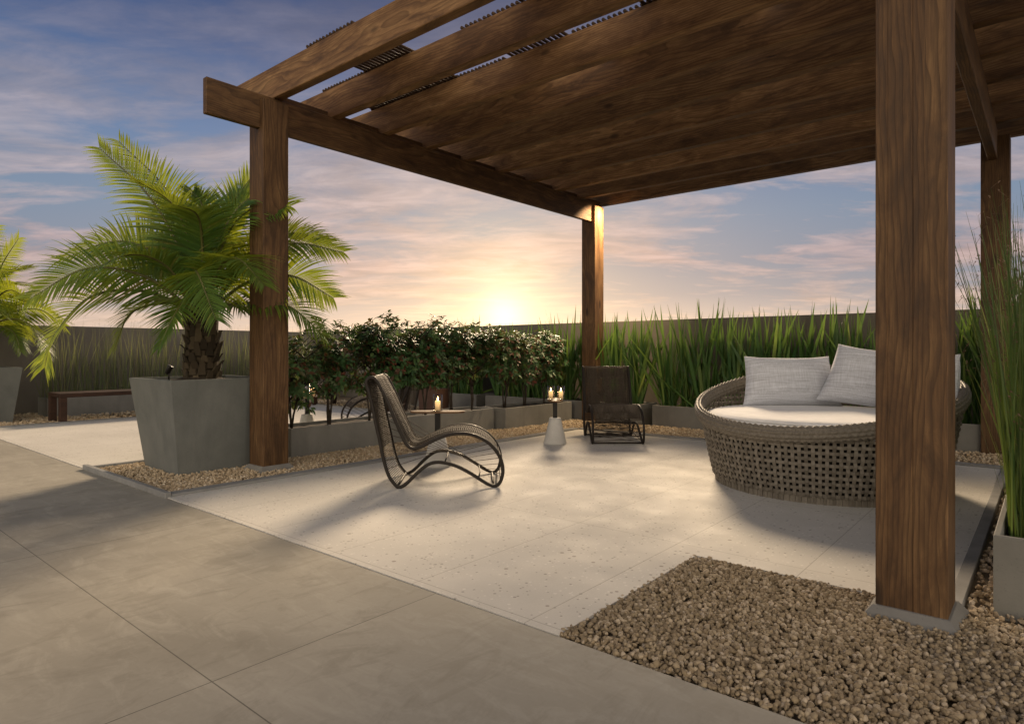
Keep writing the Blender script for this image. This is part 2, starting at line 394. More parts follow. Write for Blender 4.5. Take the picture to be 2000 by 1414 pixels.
def stones(name, rects, n, size, z0, z1, mat, label, ico=0, seed=1, heap=0, avoid=()):
    rng = np.random.default_rng(seed)
    if ico == 0:
        g = (1 + 5 ** .5) / 2
        bv = np.array([(-1,g,0),(1,g,0),(-1,-g,0),(1,-g,0),(0,-1,g),(0,1,g),(0,-1,-g),(0,1,-g),(g,0,-1),(g,0,1),(-g,0,-1),(-g,0,1)], float)
        bv /= np.linalg.norm(bv[0])
        bf = np.array([(0,11,5),(0,5,1),(0,1,7),(0,7,10),(0,10,11),(1,5,9),(5,11,4),(11,10,2),(10,7,6),(7,1,8),(3,9,4),(3,4,2),(3,2,6),(3,6,8),(3,8,9),(4,9,5),(2,4,11),(6,2,10),(8,6,7),(9,8,1)])
    else:
        import bmesh
        bm = bmesh.new(); bmesh.ops.create_icosphere(bm, subdivisions=2, radius=1)
        bv = np.array([v.co[:] for v in bm.verts]); bf = np.array([[v.index for v in f.verts] for f in bm.faces]); bm.free()
    area = [(x1-x0)*(y1-y0) for x0,x1,y0,y1 in rects]; tot = sum(area); P = []
    for (x0,x1,y0,y1), a in zip(rects, area):
        k = int(n * a / tot); 
        p = np.stack([rng.uniform(x0, x1, k), rng.uniform(y0, y1, k)], 1)
        e = np.minimum(np.minimum(p[:,0]-x0, x1-p[:,0]), np.minimum(p[:,1]-y0, y1-p[:,1]))
        P.append(np.column_stack([p, np.clip(e / .12, 0, 1)]))
    P = np.concatenate(P)
    for x0,x1,y0,y1 in avoid:
        P = P[~((P[:,0]>x0)&(P[:,0]<x1)&(P[:,1]>y0)&(P[:,1]<y1))]
    k = len(P); lv = rng.uniform(0, 1, k)
    pz = z0 + (z1 - z0) * lv + heap * P[:,2]
    s = size * rng.uniform(.55, 1.25, (k, 1)) * np.column_stack([rng.uniform(.75, 1.3, k), rng.uniform(.7, 1.15, k), rng.uniform(.5, .85, k)])
    q = rng.normal(size=(k, 4)); q /= np.linalg.norm(q, axis=1)[:, None]
    q[:,1:3] *= .55; q /= np.linalg.norm(q, axis=1)[:, None]
    w,x,y,z = q.T
    Rm = np.stack([np.stack([1-2*(y*y+z*z), 2*(x*y-z*w), 2*(x*z+y*w)],1), np.stack([2*(x*y+z*w), 1-2*(x*x+z*z), 2*(y*z-x*w)],1), np.stack([2*(x*z-y*w), 2*(y*z+x*w), 1-2*(x*x+y*y)],1)], 1)
    jit = 1 + rng.normal(0, .13 if ico == 0 else .10, (k, len(bv), 1))
    V = np.einsum('kij,kvj->kvi', Rm, bv[None] * jit * s[:, None, :]) + np.column_stack([P[:, :2], pz])[:, None, :]
    nv = len(bv); F = (bf[None] + (np.arange(k) * nv)[:, None, None]).reshape(-1, 3)
    me = bpy.data.meshes.new(name); me.vertices.add(k * nv); me.vertices.foreach_set('co', V.reshape(-1))
    me.loops.add(F.size); me.loops.foreach_set('vertex_index', F.reshape(-1).astype(np.int32))
    me.polygons.add(len(F)); me.polygons.foreach_set('loop_start', np.arange(0, F.size, 3, dtype=np.int32)); me.polygons.foreach_set('loop_total', np.full(len(F), 3, np.int32))
    me.update(calc_edges=True); me.validate()
    me.polygons.foreach_set('use_smooth', np.full(len(F), ico > 0))
    me.materials.append(mat); o = bpy.data.objects.new(name, me); COL.objects.link(o)
    return tag(o, label, 'gravel', kind='stuff')
stones('gravel', [(-6.55,-4.945,1.955,3.43),(-5.72,-4.945,3.43,7.2),(-6.55,-6.18,3.4,7.1)], 27000, .0118, -.022, .006, M['gravel'], 'tan gravel round the palm planter and along the hedge planters', 0, 3, .008, [(-6.27,-5.63,2.34,2.98)])
stones('gravel', [(-6.0,-.26,7.255,8.2)], 12000, .0135, -.022, .004, M['gravel'], 'tan gravel strip in front of the back wall planters', 0, 4, .006)
stones('gravel', [(-13.2,-11.05,-.5,8.2),(-11.0,-6.2,7.15,8.2)], 9000, .024, -.022, .0, M['gravel'], 'tan gravel strip under the bench by the left wall', 0, 5)
stones('gravel', [(-.258,2.4,3.12,8.2)], 17000, .0135, -.024, .006, M['gravel'], 'tan gravel beside the tall grass planter at right', 0, 6, .01, [(-.15,.47,3.27,6.1)])
stones('pebbles', [(-1.40,2.2,1.93,3.13)], 38000, .0099, -.02, .001, M['pebble'], 'bed of beige pebbles at the foot of the nearest post', 1, 8, .015, [(-.55,-.27,2.86,3.10)])

# ------------------------------------------------------------------ parapet walls
def wall(x0, x1, y0, y1, h, label):
    mb = MB(); mb.cbox(x0, x1, y0, y1, -.03, h, .008)
    tag(mb.build('parapet_wall', M['wall']), label, 'wall')
wall(-13.2, 6, 9.0, 9.2, 1.53, 'long taupe parapet wall behind the sword-leaved plants, under the sunset')
wall(-13.4, -13.202, -8, 9.2, 1.49, 'taupe side parapet wall behind the wispy reeds at left')

# ------------------------------------------------------------------ planters
def trough(x0, x1, y0, y1, h, label, group, mat='planter', t=.025, soil=.03):
    root = empty('planter_box', ((x0+x1)/2, (y0+y1)/2, -.03), 0, label, 'planter', group)
    mb = MB(); cx, cy = (x0+x1)/2, (y0+y1)/2; hx, hy = (x1-x0)/2, (y1-y0)/2; hh = h + .03; b = .004
    def rect(ax, ay, z): return [(-ax,-ay,z),(ax,-ay,z),(ax,ay,z),(-ax,ay,z)]
    mb.ring([rect(hx,hy,0), rect(hx,hy,hh-b), rect(hx-b,hy-b,hh), rect(hx-t+b,hy-t+b,hh), rect(hx-t,hy-t,hh-b), rect(hx-t,hy-t,hh-.12)], 0, False, True, True)
    mb.build('box_shell', M[mat], root)
    s = MB(); nx, ny = max(2, int(hx*2/.06)), max(2, int(hy*2/.06)); V = []; F = []
    for i in range(nx+1):
        for j in range(ny+1):
            V.append((-hx+t+.001+(2*hx-2*t-.002)*i/nx, -hy+t+.001+(2*hy-2*t-.002)*j/ny, hh-soil+R.uniform(-.008,.008)))
    for i in range(nx):
        for j in range(ny):
            a = i*(ny+1)+j; F.append((a, a+ny+1, a+ny+2, a+1))
    s.add(V, F, 0, True); s.build('soil', M['soil'], root)
    return root
trough(-6.17, -5.72, 3.43, 6.43, .285, 'long grey planter box under the hedge, beside the left wooden post', 'hedge planters')
trough(-6.03, -5.58, 6.51, 8.06, .285, 'grey hedge planter box between the long hedge planter and the back wall planters', 'hedge planters')
trough(-10.8, -7.71, 8.2, 8.68, .29, 'grey planter by the back wall, seen past the hedge behind the left candle', 'back wall planters')
trough(-7.49, -4.47, 8.2, 8.68, .29, 'grey planter by the back wall behind the hedge and small table', 'back wall planters')
trough(-4.30, -1.15, 8.2, 8.68, .29, 'grey planter by the back wall, between dark lounger and daybed', 'back wall planters')
trough(-.95, 2.1, 8.2, 8.68, .29, 'grey planter by the back wall behind the right rear wooden post', 'back wall planters')
trough(-12.85, -12.3, 3.07, 5.9, .29, 'grey planter of wispy reeds behind the left bench', 'left wall planters')
trough(-12.85, -12.3, 6.1, 8.1, .29, 'grey planter of reeds by the left wall, mostly behind the big palm', 'left wall planters')
trough(-.175, .50, 3.24, 6.2, .306, 'grey planter box with tall grass at the right edge', 'right side planters', soil=.06)

def palm_pot(cx, cy, label):
    root = empty('palm_planter', (cx, cy, -.03), 0, label, 'planter', 'tapered palm planters')
    mb = MB(); h = .84
    def rect(a, z): return [(-a,-a,z),(a,-a,z),(a,a,z),(-a,a,z)]
    mb.ring([rect(.345,0), rect(.449,h-.006), rect(.443,h), rect(.416,h), rect(.410,h-.006), rect(.39,h-.2)], 0, False, True, True)
    mb.build('pot_shell', M['bigplanter'], root)
    s = MB(); V = []; F = []; k = 16; a = .405
    for i in range(k+1):
        for j in range(k+1):
            u, v = -a+2*a*i/k, -a+2*a*j/k
            V.append((u, v, h-.035+.055*math.exp(-(u*u+v*v)/.05)+R.uniform(-.008,.008)))
    for i in range(k):
        for j in range(k):
            q = i*(k+1)+j; F.append((q, q+k+1, q+k+2, q+1))
    s.add(V, F, 0, True); s.build('soil', M['soil'], root)
    return root
PCX, PCY = -5.945, 2.66
palm_pot(PCX, PCY, 'tapered square grey planter of the big palm beside the left wooden post')
palm_pot(-12.15, 2.16, 'tapered grey planter cut off by the left edge of the photo')

# ------------------------------------------------------------------ palm
def bez(pts, n):
    """smooth curve through the points (Catmull-Rom)"""
    P = [Vector(p) for p in pts]; P = [P[0]*2-P[1]] + P + [P[-1]*2-P[-2]]; out = []
    m = len(P) - 3
    for i in range(n):
        t = i/(n-1)*m; k = min(int(t), m-1); u = t-k
        a,b,c,d = P[k:k+4]
        out.append(.5*((2*b)+(c-a)*u+(2*a-5*b+4*c-d)*u*u+(3*b-a-3*c+d)*u**3))
    return out
def make_frond(pts, root, L=.40, n=62, sag=.5, roll=0.0, rng=R, face=0.0):
    C = bez(pts, 40)
    mb = MB()
    mb.tube(C, [.016*(1-i/39)**.8+.002 for i in range(40)], 5, False, 1)
    # arc length
    for k in range(n):
        t = .13 + .87*(k/(n-1))**.95
        f = t*39; i = min(int(f), 38); p = C[i].lerp(C[i+1], f-i)
        T = (C[min(i+2,39)]-C[max(i-1,0)]).normalized()
        up = Vector((0,0,1)); side = T.cross(up)
        if side.length < .25:
            side = Vector((CA,SA,0)) - T*Vector((CA,SA,0)).dot(T)
        side.normalize(); nor = side.cross(T).normalized()
        if face:
            nor = nor*(1-face)+Vector((SA,-CA,.15))*face; nor = (nor-T*nor.dot(T)).normalized(); side = T.cross(nor).normalized()
        if roll:
            q = Matrix.Rotation(roll, 3, T); side = q @ side; nor = q @ nor
        prof = min(1, .45+2.4*t)*(1-.62*max(0,t-.55)/.45)
        for sg in (-1, 1):
            l = L*prof*rng.uniform(.80,1.12); 
            fw = .42+.9*t*t+rng.uniform(-.10,.10)
            d = (side*sg + T*fw + nor*(.16+rng.uniform(-.08,.08))).normalized()
            pts_, sd, ws = [], [], []; q = Vector(p); dd = Vector(d); seg = 5
            for s in range(seg+1):
                u = s/seg
                pts_.append(q.copy()); w = .0094*(.55+1.2*u if u < .3 else 1.0-.98*((u-.3)/.7)**1.4)*(.7+.3*prof); ws.append(max(w,.0006))
                bl = dd.cross(nor); bl = bl.normalized() if bl.length > 1e-4 else side
                sd.append(bl)
                q = q + dd*(l/seg); dd = (dd + Vector((0,0,-1))*(sag*(.10+.20*u)*rng.uniform(.5,1.4))).normalized()
            mb.strip(pts_, sd, ws, 0, .35)
    return mb.build('frond', [M['frond'], M['rachis']], root)
def make_palm(label):
    root = empty('palm_tree', (PCX, PCY, .78), 0, label, 'palm', 'potted palms')
    r = random.Random(11)
    # trunk with old leaf bases
    mb = MB(); H = .72
    mb.lathe([(.135,-.05),(.125,.1),(.118,.3),(.11,.5),(.10,H),(.05,H+.12)], 0, 0, 18)
    for ring in range(13):
        z = -.02 + ring*.058; rr = .13-.028*ring/13
        for k in range(9):
            a = 2*PI*(k+.5*(ring%2))/9 + r.uniform(-.1,.1); l = r.uniform(.06,.16); o = r.uniform(.01,.07)
            ca, sa = math.cos(a), math.sin(a); tx, ty = -sa, ca; w = .042
            def P(rad, t, zz): return (ca*rad+tx*t, sa*rad+ty*t, zz)
            mb.add([P(rr-.01,-w,z),P(rr-.01,w,z),P(rr+.022,w*.75,z+.02),P(rr+.022,-w*.75,z+.02),
                    P(rr+o,-w*.45,z+l),P(rr+o,w*.45,z+l),P(rr+o-.018,w*.4,z+l-.005),P(rr+o-.018,-w*.4,z+l-.005)],
                   [(0,1,2,3),(3,2,5,4),(4,5,6,7),(7,6,1,0),(0,3,4,7),(1,6,5,2)])
    mb.build('trunk', M['bark'], root)
    # fronds: (right, ahead, up) in metres from the crown's heart, along the view axes
    F = [ # silhouette fronds
     ([(0,0,0),(-.12,0,.55),(-.34,.05,1.05),(-.78,.05,1.50)], .36, .55),
     ([(0,0,0),(-.16,-.1,.5),(-.42,-.15,.98),(-.80,-.2,1.36)], .34, .6),
     ([(0,0,0),(.10,.1,.55),(.22,.15,.95),(.42,.2,1.28)], .38, .5),
     ([(0,0,0),(.05,.2,.6),(.16,.3,1.0),(.34,.4,1.22)], .38, .5),
     ([(0,0,0),(-.32,-.1,.40),(-.68,-.15,.55),(-1.15,-.2,.38)], .40, .6),
     ([(0,0,0),(-.40,.15,.30),(-.80,.2,.42),(-1.35,.2,.12)], .40, .6),
     ([(0,0,0),(-.30,.35,.45),(-.62,.5,.66),(-.98,.6,.62)], .38, .5),
     ([(0,0,0),(-.42,-.2,.10),(-.82,-.3,.04),(-1.10,-.35,-.30),(-1.18,-.35,-.56)], .42, .35),
     ([(0,0,0),(.12,-.35,.22),(.28,-.62,.18),(.52,-.85,-.18)], .38, .7),
     ([(0,0,0),(.42,.1,.42),(.80,.15,.58),(1.25,.15,.50)], .38, .6),
     ([(0,0,0),(.42,0,.20),(.82,0,.26),(1.20,0,.06)], .40, .6),
     ([(0,0,0),(.40,-.05,.0),(.82,-.1,-.02),(1.16,-.1,-.30)], .38, .7),
     ([(0,0,0),(.34,.25,.5),(.68,.4,.72),(1.02,.5,.66)], .38, .6),
     ([(0,0,0),(.25,-.1,.55),(.5,-.1,.85),(.86,-.15,.86)], .38, .6),
     ([(0,0,0),(.18,-.08,.5),(.38,-.1,.86),(.66,-.1,1.05)], .36, .6),
     ([(0,0,0),(-.36,-.28,.22),(-.72,-.5,.26),(-1.08,-.65,.0)], .38, .6),
     # heart of the crown
     ([(0,0,0),(-.05,-.12,.5),(-.12,-.28,.85),(-.3,-.55,1.0)], .34, .6),
     ([(0,0,0),(.08,-.15,.45),(.16,-.4,.72),(.2,-.8,.72)], .36, .7),
     ([(0,0,0),(-.15,-.3,.3),(-.32,-.6,.36),(-.52,-.95,.1)], .36, .7),
     ([(0,0,0),(.28,-.25,.3),(.55,-.5,.34),(.85,-.72,.1)], .36, .7),
     ([(0,0,0),(0,.4,.5),(0,.8,.72),(.05,1.25,.6)], .38, .6),
     ([(0,0,0),(.25,.45,.25),(.5,.8,.3),(.75,1.15,.05)], .38, .6),
     ([(0,0,0),(-.25,.45,.2),(-.5,.85,.2),(-.8,1.15,-.1)], .38, .6),
     ([(0,0,0),(-.02,.05,.6),(-.04,.1,.9),(-.12,.1,1.05)], .32, .4),
     ([(0,0,0),(-.2,.2,.55),(-.35,.35,.9),(-.6,.5,1.1)], .36, .5),
     ([(0,0,0),(-.25,-.15,.0),(-.5,-.25,-.1),(-.62,-.3,-.42)], .30, .6),
     ([(0,0,0),(.22,.12,.0),(.45,.2,-.12),(.58,.22,-.45)], .30, .6),
     ([(0,0,0),(.02,-.3,.02),(.02,-.5,-.12),(-.05,-.62,-.4)], .28, .6),
    ]
    for fi, (pts, L, sag) in enumerate(F):
        q = []
        for i, (a, b, c) in enumerate(pts):
            x = CA*a-SA*b; y = SA*a+CA*b
            if i == 0:
                v = Vector(W(pts[1][0], pts[1][1])); v = v.normalized()*.07 if v.length > 1e-3 else Vector((0,0))
                q.append((v.x, v.y, H-.08))
            else: q.append((x, y, c+H-.02))
        make_frond(q, root, L*1.12, 64, sag, r.uniform(-.25,.25), r, r.uniform(.42,.68) if fi < 16 else r.uniform(.1,.4))
    return root
palm = make_palm('big green palm in the grey planter behind the left wooden post')
p2 = copy_tree(palm); p2.location = (-12.15, 2.16, .78); p2.rotation_euler.z = 2.6; p2.scale = (1.02, 1.02, .92)
tag(p2, 'yellow lit palm at the left edge of the photo, only its right fronds showing', 'palm', 'potted palms')

# ------------------------------------------------------------------ pergola
perg = empty('pergola', (0,0,0), 0, 'big dark wooden pergola of thick posts and deep rafters over the terrace', 'pergola')
def post(cx, cy, foot, sx0, sx1):
    mb = MB(); h = .12
    zb = .035 if foot else -.03
    if not foot: mb.cbox(cx-h, cx+h, cy-h, cy+h, zb, 3.24, .004); return mb.build('post', WZ, perg)
    mb.cbox(cx-h, sx0-.001, cy-h, cy+h, zb, 3.25, .003)
    mb.cbox(sx1+.001, cx+h, cy-h, cy+h, zb, 3.25, .003)
    mb.box(sx0-.0015, sx1+.0015, cy-h+.001, cy+h-.001, zb, 3.0)
    o = mb.build('post', WZ, perg)
    if foot:
        f = MB()
        def rect(a, z): return [(cx-a,cy-a,z),(cx+a,cy-a,z),(cx+a,cy+a,z),(cx-a,cy+a,z)]
        f.ring([rect(h+.042,-.03), rect(h+.042,.004), rect(h+.008,.048), rect(h-.01,.05)], 0, False)
        f.build('post_foot', M['pad'], o)
    return o
for cx, cy in ((-5.345,2.985),(-.41,2.995),(-5.345,8.28),(-.425,8.28)):
    post(cx, cy, cy < 5, *((-5.345,-5.285) if cx < -1 else (-.485,-.405)))
for x0, x1, ye in ((-5.345, -5.285, 8.158), (-.485, -.405, 8.158)):
    mb = MB(); mb.cbox(x0, x1, 2.40, ye, 3.002, 3.30, .006); mb.build('side_beam', WY, perg)
for x0, x1 in ((-5.43, -5.36),):
    for k in range(9):
        mb = MB(); y = 3.085+.61*k; mb.cbox(x0, x1, y+.001, y+.519, 3.16, 3.372, .004); mb.build('blocking_board', WY, perg)
for k in range(10):
    y1 = 3.085+.61*k; mb = MB()
    mb.cbox(-5.95, 1.55, y1-.09, y1, 3.302, 3.585, .005); mb.build('rafter', WX, perg)
def slats(x0, x1, y0, y1):
    mb = MB(); x = x0+.02
    while x < x1-.01:
        rr = R.uniform(.0125,.0135); dz = 0; dy = R.uniform(-.002,.002)
        P = []
        for y in (y0+dy, (y0+y1)/2, y1+dy): P.append((x+R.uniform(-.002,.002), y, 3.586+rr+dz))
        mb.tube(P, rr, 8); x += .047
    mb.build('slat_panel', SL, perg)
bays = {0: [(-4.78,-4.13),(-2.96,-2.30),(-1.6,-.6),(.0,1.5)],
        1: [(-5.47,-4.20),(-3.57,-2.93),(-2.30,-1.0),(-.4,1.5)],
        2: [(-5.5,-3.6),(-2.93,-1.6),(-1.5,1.5)]}
for k in range(9):
    y = 3.085+.61*k
    for (a, b) in bays.get(k, [(-5.55,-2.0),(-1.95,1.5)]):
        slats(a, b, y-.088, y+.52+.086)
# lit spotlight tucked between the last rafters, washing the rear post's top
sp = MB(); sp.lathe([(.028,3.40),(.036,3.42),(.036,3.53),(.02,3.56),(.012,3.584)], -4.86, 8.25, 16)
spo = sp.build('spotlight', M['black'], perg)
sl = MB(); sl.lathe([(.026,3.398),(.024,3.3985)], -4.86, 8.25, 16); sl.build('lamp_lens', M['lens'], spo)

# ------------------------------------------------------------------ lounge chairs
PROF = [(-0.004,0.012),(-0.065,0.09),(-0.106,0.214),(-0.137,0.366),(-0.168,0.504),(-0.195,0.642),(-0.222,0.745),(-0.237,0.794),(-0.232,0.828),(-0.205,0.845),(-0.174,0.837),(-0.148,0.80),(-0.092,0.69),(-0.024,0.528),(0.024,0.417),(0.064,0.338),(0.108,0.305),(0.168,0.312),(0.25,0.353),(0.354,0.397),(0.45,0.414),(0.561,0.406),(0.665,0.361),(0.735,0.298),(0.783,0.221),(0.802,0.137),(0.79,0.061),(0.764,0.020),(0.728,0.012),(0.665,0.038),(0.561,0.105),(0.457,0.161),(0.354,0.192),(0.271,0.194),(0.209,0.167),(0.14,0.109),(0.072,0.042),(.03,.014)]
def loop_curve(pts, n):
    m = len(pts); out = []
    for i in range(n):
        t = i/n*m; k = int(t); u = t-k
        a,b,c,d = [Vector(pts[(k+j-1) % m]) for j in range(4)]
        out.append(.5*((2*b)+(c-a)*u+(2*a-5*b+4*c-d)*u*u+(3*b-a-3*c+d)*u**3))
    return out
def make_chair(label):
    root = empty('lounge_chair', (0,0,0), 0, label, 'lounge chair', 'rope lounge chairs')
    C = loop_curve([(x-.37, z, 0) for x, z in PROF], 152); hw = .285
    for s in (-1, 1):
        mb = MB(); mb.tube([(p.x, s*hw, p.y) for p in C], .0135, 8, True); mb.build('side_frame', M['frame'], root)
    for i in (0, 37, 66, 112):
        p = C[i]; mb = MB(); mb.tube([(p.x,-hw,p.y),(p.x,0,p.y),(p.x,hw,p.y)], .009, 8); mb.build('cross_bar', M['frame'], root)
    for i in (118, 128):     # little struts under the lower curve, both sides, are part of the base stretcher
        p = C[i]; mb = MB()
        mb.tube([(p.x,-hw,p.y),(p.x+.01,-hw*.2,p.y+.012),(p.x,hw,p.y)], .006, 6); mb.build('cross_bar', M['frame'], root)
    # woven rope from the back foot over the head, down the back, over the seat to the front foot
    pitch = .0074; dist = 0; last = 0; spots = []
    D = loop_curve([(x-.37, z, 0) for x, z in PROF], 3000)
    end = int(3000*27.5/38); acc = 0; nxt = 0
    for i in range(end):
        if acc >= nxt: spots.append((i, acc)); nxt += pitch
        acc += (D[(i+1) % 3000]-D[i]).length
    mb = MB(); rr = random.Random(3)
    for q, (i, a) in enumerate(spots):
        p = D[i]; f = a/acc
        # looser on the back legs and behind the front foot
        if (f < .30 and q % 2) or (f > .88 and q % 6): continue
        t = (D[i+2]-D[i-2]).normalized(); nrm = Vector((-t.y, t.x, 0))
        sagv = -.035*math.exp(-((f-.60)/.16)**2)
        P = []
        for j in range(5):
            v = -1+j*.5; o = nrm*(-sagv*(1-v*v)) if f > .42 and f < .85 else nrm*0
            sk = .012*(1 if q % 2 else -1)*(v)
            P.append((p.x+o.x+t.x*sk, v*hw, p.y+o.y+t.y*sk))
        mb.tube(P, .0038, 4)
    # long ropes run along the weave
    for j in range(1, 14):
        v = -1+j/7; P = []
        for q, (i, a) in enumerate(spots):
            if q % 3: continue
            f = a/acc
            if f < .12 or f > .89: continue
            p = D[i]; t = (D[i+2]-D[i-2]).normalized(); nrm = Vector((-t.y, t.x, 0)); sagv = -.035*math.exp(-((f-.60)/.16)**2)
            o = nrm*(-sagv*(1-v*v)) if f > .42 and f < .85 else nrm*0
            P.append((p.x+o.x, v*hw+.006*math.sin(q*2.1+j), p.y+o.y))
        mb.tube(P, .0036, 4)
    mb.build('rope_weave', M['rope'], root)
    # loose fan of straight ropes at both ends
    fn = MB()
    for j in range(9):
        a = C[6+j*2]; b = C[136-j*3]
        fn.tube([(a.x,-hw,a.y),(b.x,hw,b.y)], .0022, 4)
    for j in range(7):
        a = C[90+j*2]; b = C[126-j*2]
        fn.tube([(a.x,-hw*.9,a.y),(b.x,hw,b.y)], .0022, 4)
    fn.build('loose_ropes', M['rope'], root)
    return root
ch = make_chair('dark rope lounge chair seen from its side in front of the hedge planter')
ch.location = (-3.728, 3.637, .005); ch.rotation_euler.z = math.radians(42.9)
c2 = copy_tree(ch); c2.location = (-3.966, 6.573, .005); c2.rotation_euler.z = math.radians(-50)
tag(c2, 'dark rope lounge chair facing the camera before the rear wooden post')
c3 = copy_tree(ch); c3.location = (-7.20, 5.62, .005); c3.rotation_euler.z = math.radians(-118)
tag(c3, 'dark rope lounge chair half hidden beyond the hedge')

# ------------------------------------------------------------------ side tables and candles
def make_table(label):
    root = empty('side_table', (0,0,0), 0, label, 'side table', 'side tables with cone bases')
    mb = MB(); mb.lathe([(.127,0),(.13,.006),(.128,.014),(.066,.285),(.06,.292),(.02,.293)], 0, 0, 40); mb.build('base', M['cone'], root)
    mb = MB(); mb.cbox(-.024,.024,-.024,.024,.29,.484,.003); mb.build('pole', M['black'], root)
    mb = MB(); n = 44; a, b = .25, .088
    def el(k, z): return [(k*a*abs(math.cos(t))**.75*(1 if math.cos(t)>=0 else -1), k*b*abs(math.sin(t))**.75*(1 if math.sin(t)>=0 else -1), z) for t in [2*PI*i/n for i in range(n)]]
    mb.ring([el(.97,.484), el(1,.488), el(1,.497), el(.985,.50)], 0, False); mb.build('table_top', M['tabletop'], root)
    return root
T1 = (-4.29, 4.05); T2 = (-4.30, 5.88); T3 = (-6.84, 4.31)
tb = make_table('side table with a single candle behind the nearest lounge chair')
tb.location = (*T1, .004); tb.rotation_euler.z = math.radians(40)
for (loc, rz, lab) in ((T2, -50, 'side table with two candles beside the rear lounge chair'), (T3, -113, 'side table beyond the hedge, seen through the shrub stems')):
    t = copy_tree(tb); t.location = (*loc, .004); t.rotation_euler.z = math.radians(rz); tag(t, lab)
def make_candle(label):
    root = empty('candle', (0,0,0), 0, label, 'candle', 'candles in glass')
    mb = MB(); mb.lathe([(.0005,.006),(.024,.007),(.025,.012),(.0245,.088),(.02,.093),(.008,.089),(.0005,.088)], 0, 0, 20, 0, True, False, False); mb.build('wax', M['wax'], root)
    mb = MB(); mb.lathe([(.0006,.094),(.0045,.099),(.0065,.106),(.0048,.116),(.0018,.128),(.0004,.134)], 0, 0, 12); mb.build('flame', M['flame'], root)
    mb = MB(); mb.lathe([(.0005,.001),(.043,.001),(.045,.005),(.045,.15),(.0435,.15),(.0435,.006),(.0005,.005)], 0, 0, 28, 0, True, False, False); mb.build('glass', M['glass'], root)
    return root
c0 = make_candle('single lit candle in glass on the table behind the nearest lounge chair')
def candle_light(x, y, p):
    l = bpy.data.lights.new('candle_light', 'POINT'); l.energy = p; l.color = (1,.55,.22); l.shadow_soft_size = .01
    o = bpy.data.objects.new('candle_light', l); COL.objects.link(o); o.location = (x, y, .505+.115)
for i, (x, y, lab) in enumerate(((T1[0], T1[1], ''), (T2[0]-.045, T2[1]-.02, 'lit candle at the left on the small table beside the rear lounge chair'), (T2[0]+.045, T2[1]+.05, 'lit candle at the right on the small table beside the rear lounge chair'),
                                 (T3[0]-.02, T3[1]-.05, 'lit candle at the left on the table beyond the hedge'), (T3[0]+.05, T3[1]+.05, 'lit candle at the right on the table beyond the hedge'))):
    c = c0 if i == 0 else copy_tree(c0)
    c.location = (x, y, .505)
    if lab: tag(c, lab)
    candle_light(x, y, .6 if i == 0 else .25)

# ------------------------------------------------------------------ daybed
DX, DY = -1.392, 5.466
day = empty('daybed', (DX, DY, .004), 0, 'round grey-brown wicker daybed with white mattress, behind the nearest post', 'daybed')
TH0 = math.radians(-100)
def rimz(th): return .722 - .20*math.cos(th-TH0)
def wallr(z, th):
    k = z/rimz(th); return .79 + .135*min(1.1, z/.62)**.8
ns = 128; pz = .0425; hwid = .0112
wk = MB()
for i in range(ns):                               # upright stakes
    th = 2*PI*i/ns; top = rimz(th)-.06; ca, sa = math.cos(th), math.sin(th); dth = hwid/.87
    rings = []; z = .045; par = 1 if i % 2 else -1; zs = []
    while z < top: zs.append(z); z += pz/2
    for q, z in enumerate(zs):
        off = .0062*par*math.cos(PI*(z-.065)/pz); r = wallr(z, th)+off
        rings.append([(( r-.003)*math.cos(th-dth),(r-.003)*math.sin(th-dth),z),((r+.003)*math.cos(th-dth),(r+.003)*math.sin(th-dth),z),
                      ((r+.003)*math.cos(th+dth),(r+.003)*math.sin(th+dth),z),((r-.003)*math.cos(th+dth),(r-.003)*math.sin(th+dth),z)])
    if len(rings) > 1: wk.ring(rings, 0, False)
k = 0
while True:                                       # level bands weave in and out of the stakes
    z = .065+k*pz
    if z > .87: break
    run = []; N2 = ns*2
    def flush(run):
        if len(run) > 2: wk.ring(run, 0, False)
    full = True
    for j in range(N2+1):
        th = 2*PI*j/N2
        if z < rimz(th)-.09:
            par = 1 if k % 2 else -1
            off = .0068*par*math.cos(PI*j/2)*-1
            r = wallr(z, th)+off; h = .0108
            run.append([((r-.003)*math.cos(th),(r-.003)*math.sin(th),z-h),((r+.003)*math.cos(th),(r+.003)*math.sin(th),z-h),((r+.003)*math.cos(th),(r+.003)*math.sin(th),z+h),((r-.003)*math.cos(th),(r-.003)*math.sin(th),z+h)])
        else:
            flush(run); run = []; full = False
    flush(run); k += 1
for i in range(ns*2):                             # solid plait at the foot
    th = 2*PI*(i+.5)/(ns*2); d = PI/(ns*2)*.93; r = .79+(.003 if i % 2 else -.002)
    wk.add([(a*math.cos(th+b), a*math.sin(th+b), z) for z in (0,.05) for (a, b) in ((r-.006,-d),(r+.006,-d),(r+.006,d),(r-.006,d))],
           [(3,2,1,0),(4,5,6,7),(0,1,5,4),(1,2,6,5),(2,3,7,6),(3,0,4,7)])
wk.build('woven_body', M['wicker'], day)
rm = MB(); NU, NS, SV = 512, 11, 5; NV = NS*SV; V = []; F = []
for i in range(NU):
    th = 2*PI*i/NU
    for j in range(NV):
        ph = 2*PI*j/NV; st = j//SV; loc = (j % SV)/SV
        bul = .008*math.sin(PI*loc) + .0055*math.cos(PI*i/2+PI*.5*st)*math.sin(PI*loc)
        er, ez = (.030+bul)*math.cos(ph), (.052+bul)*math.sin(ph)
        rc = wallr(rimz(th), th)-.002
        tilt = .25
        V.append(((rc+er+ez*tilt*.3)*math.cos(th), (rc+er+ez*tilt*.3)*math.sin(th), rimz(th)-.05+ez))
for i in range(NU):
    for j in range(NV):
        a, b = i*NV, ((i+1) % NU)*NV; F.append((a+j, b+j, b+(j+1) % NV, a+(j+1) % NV))
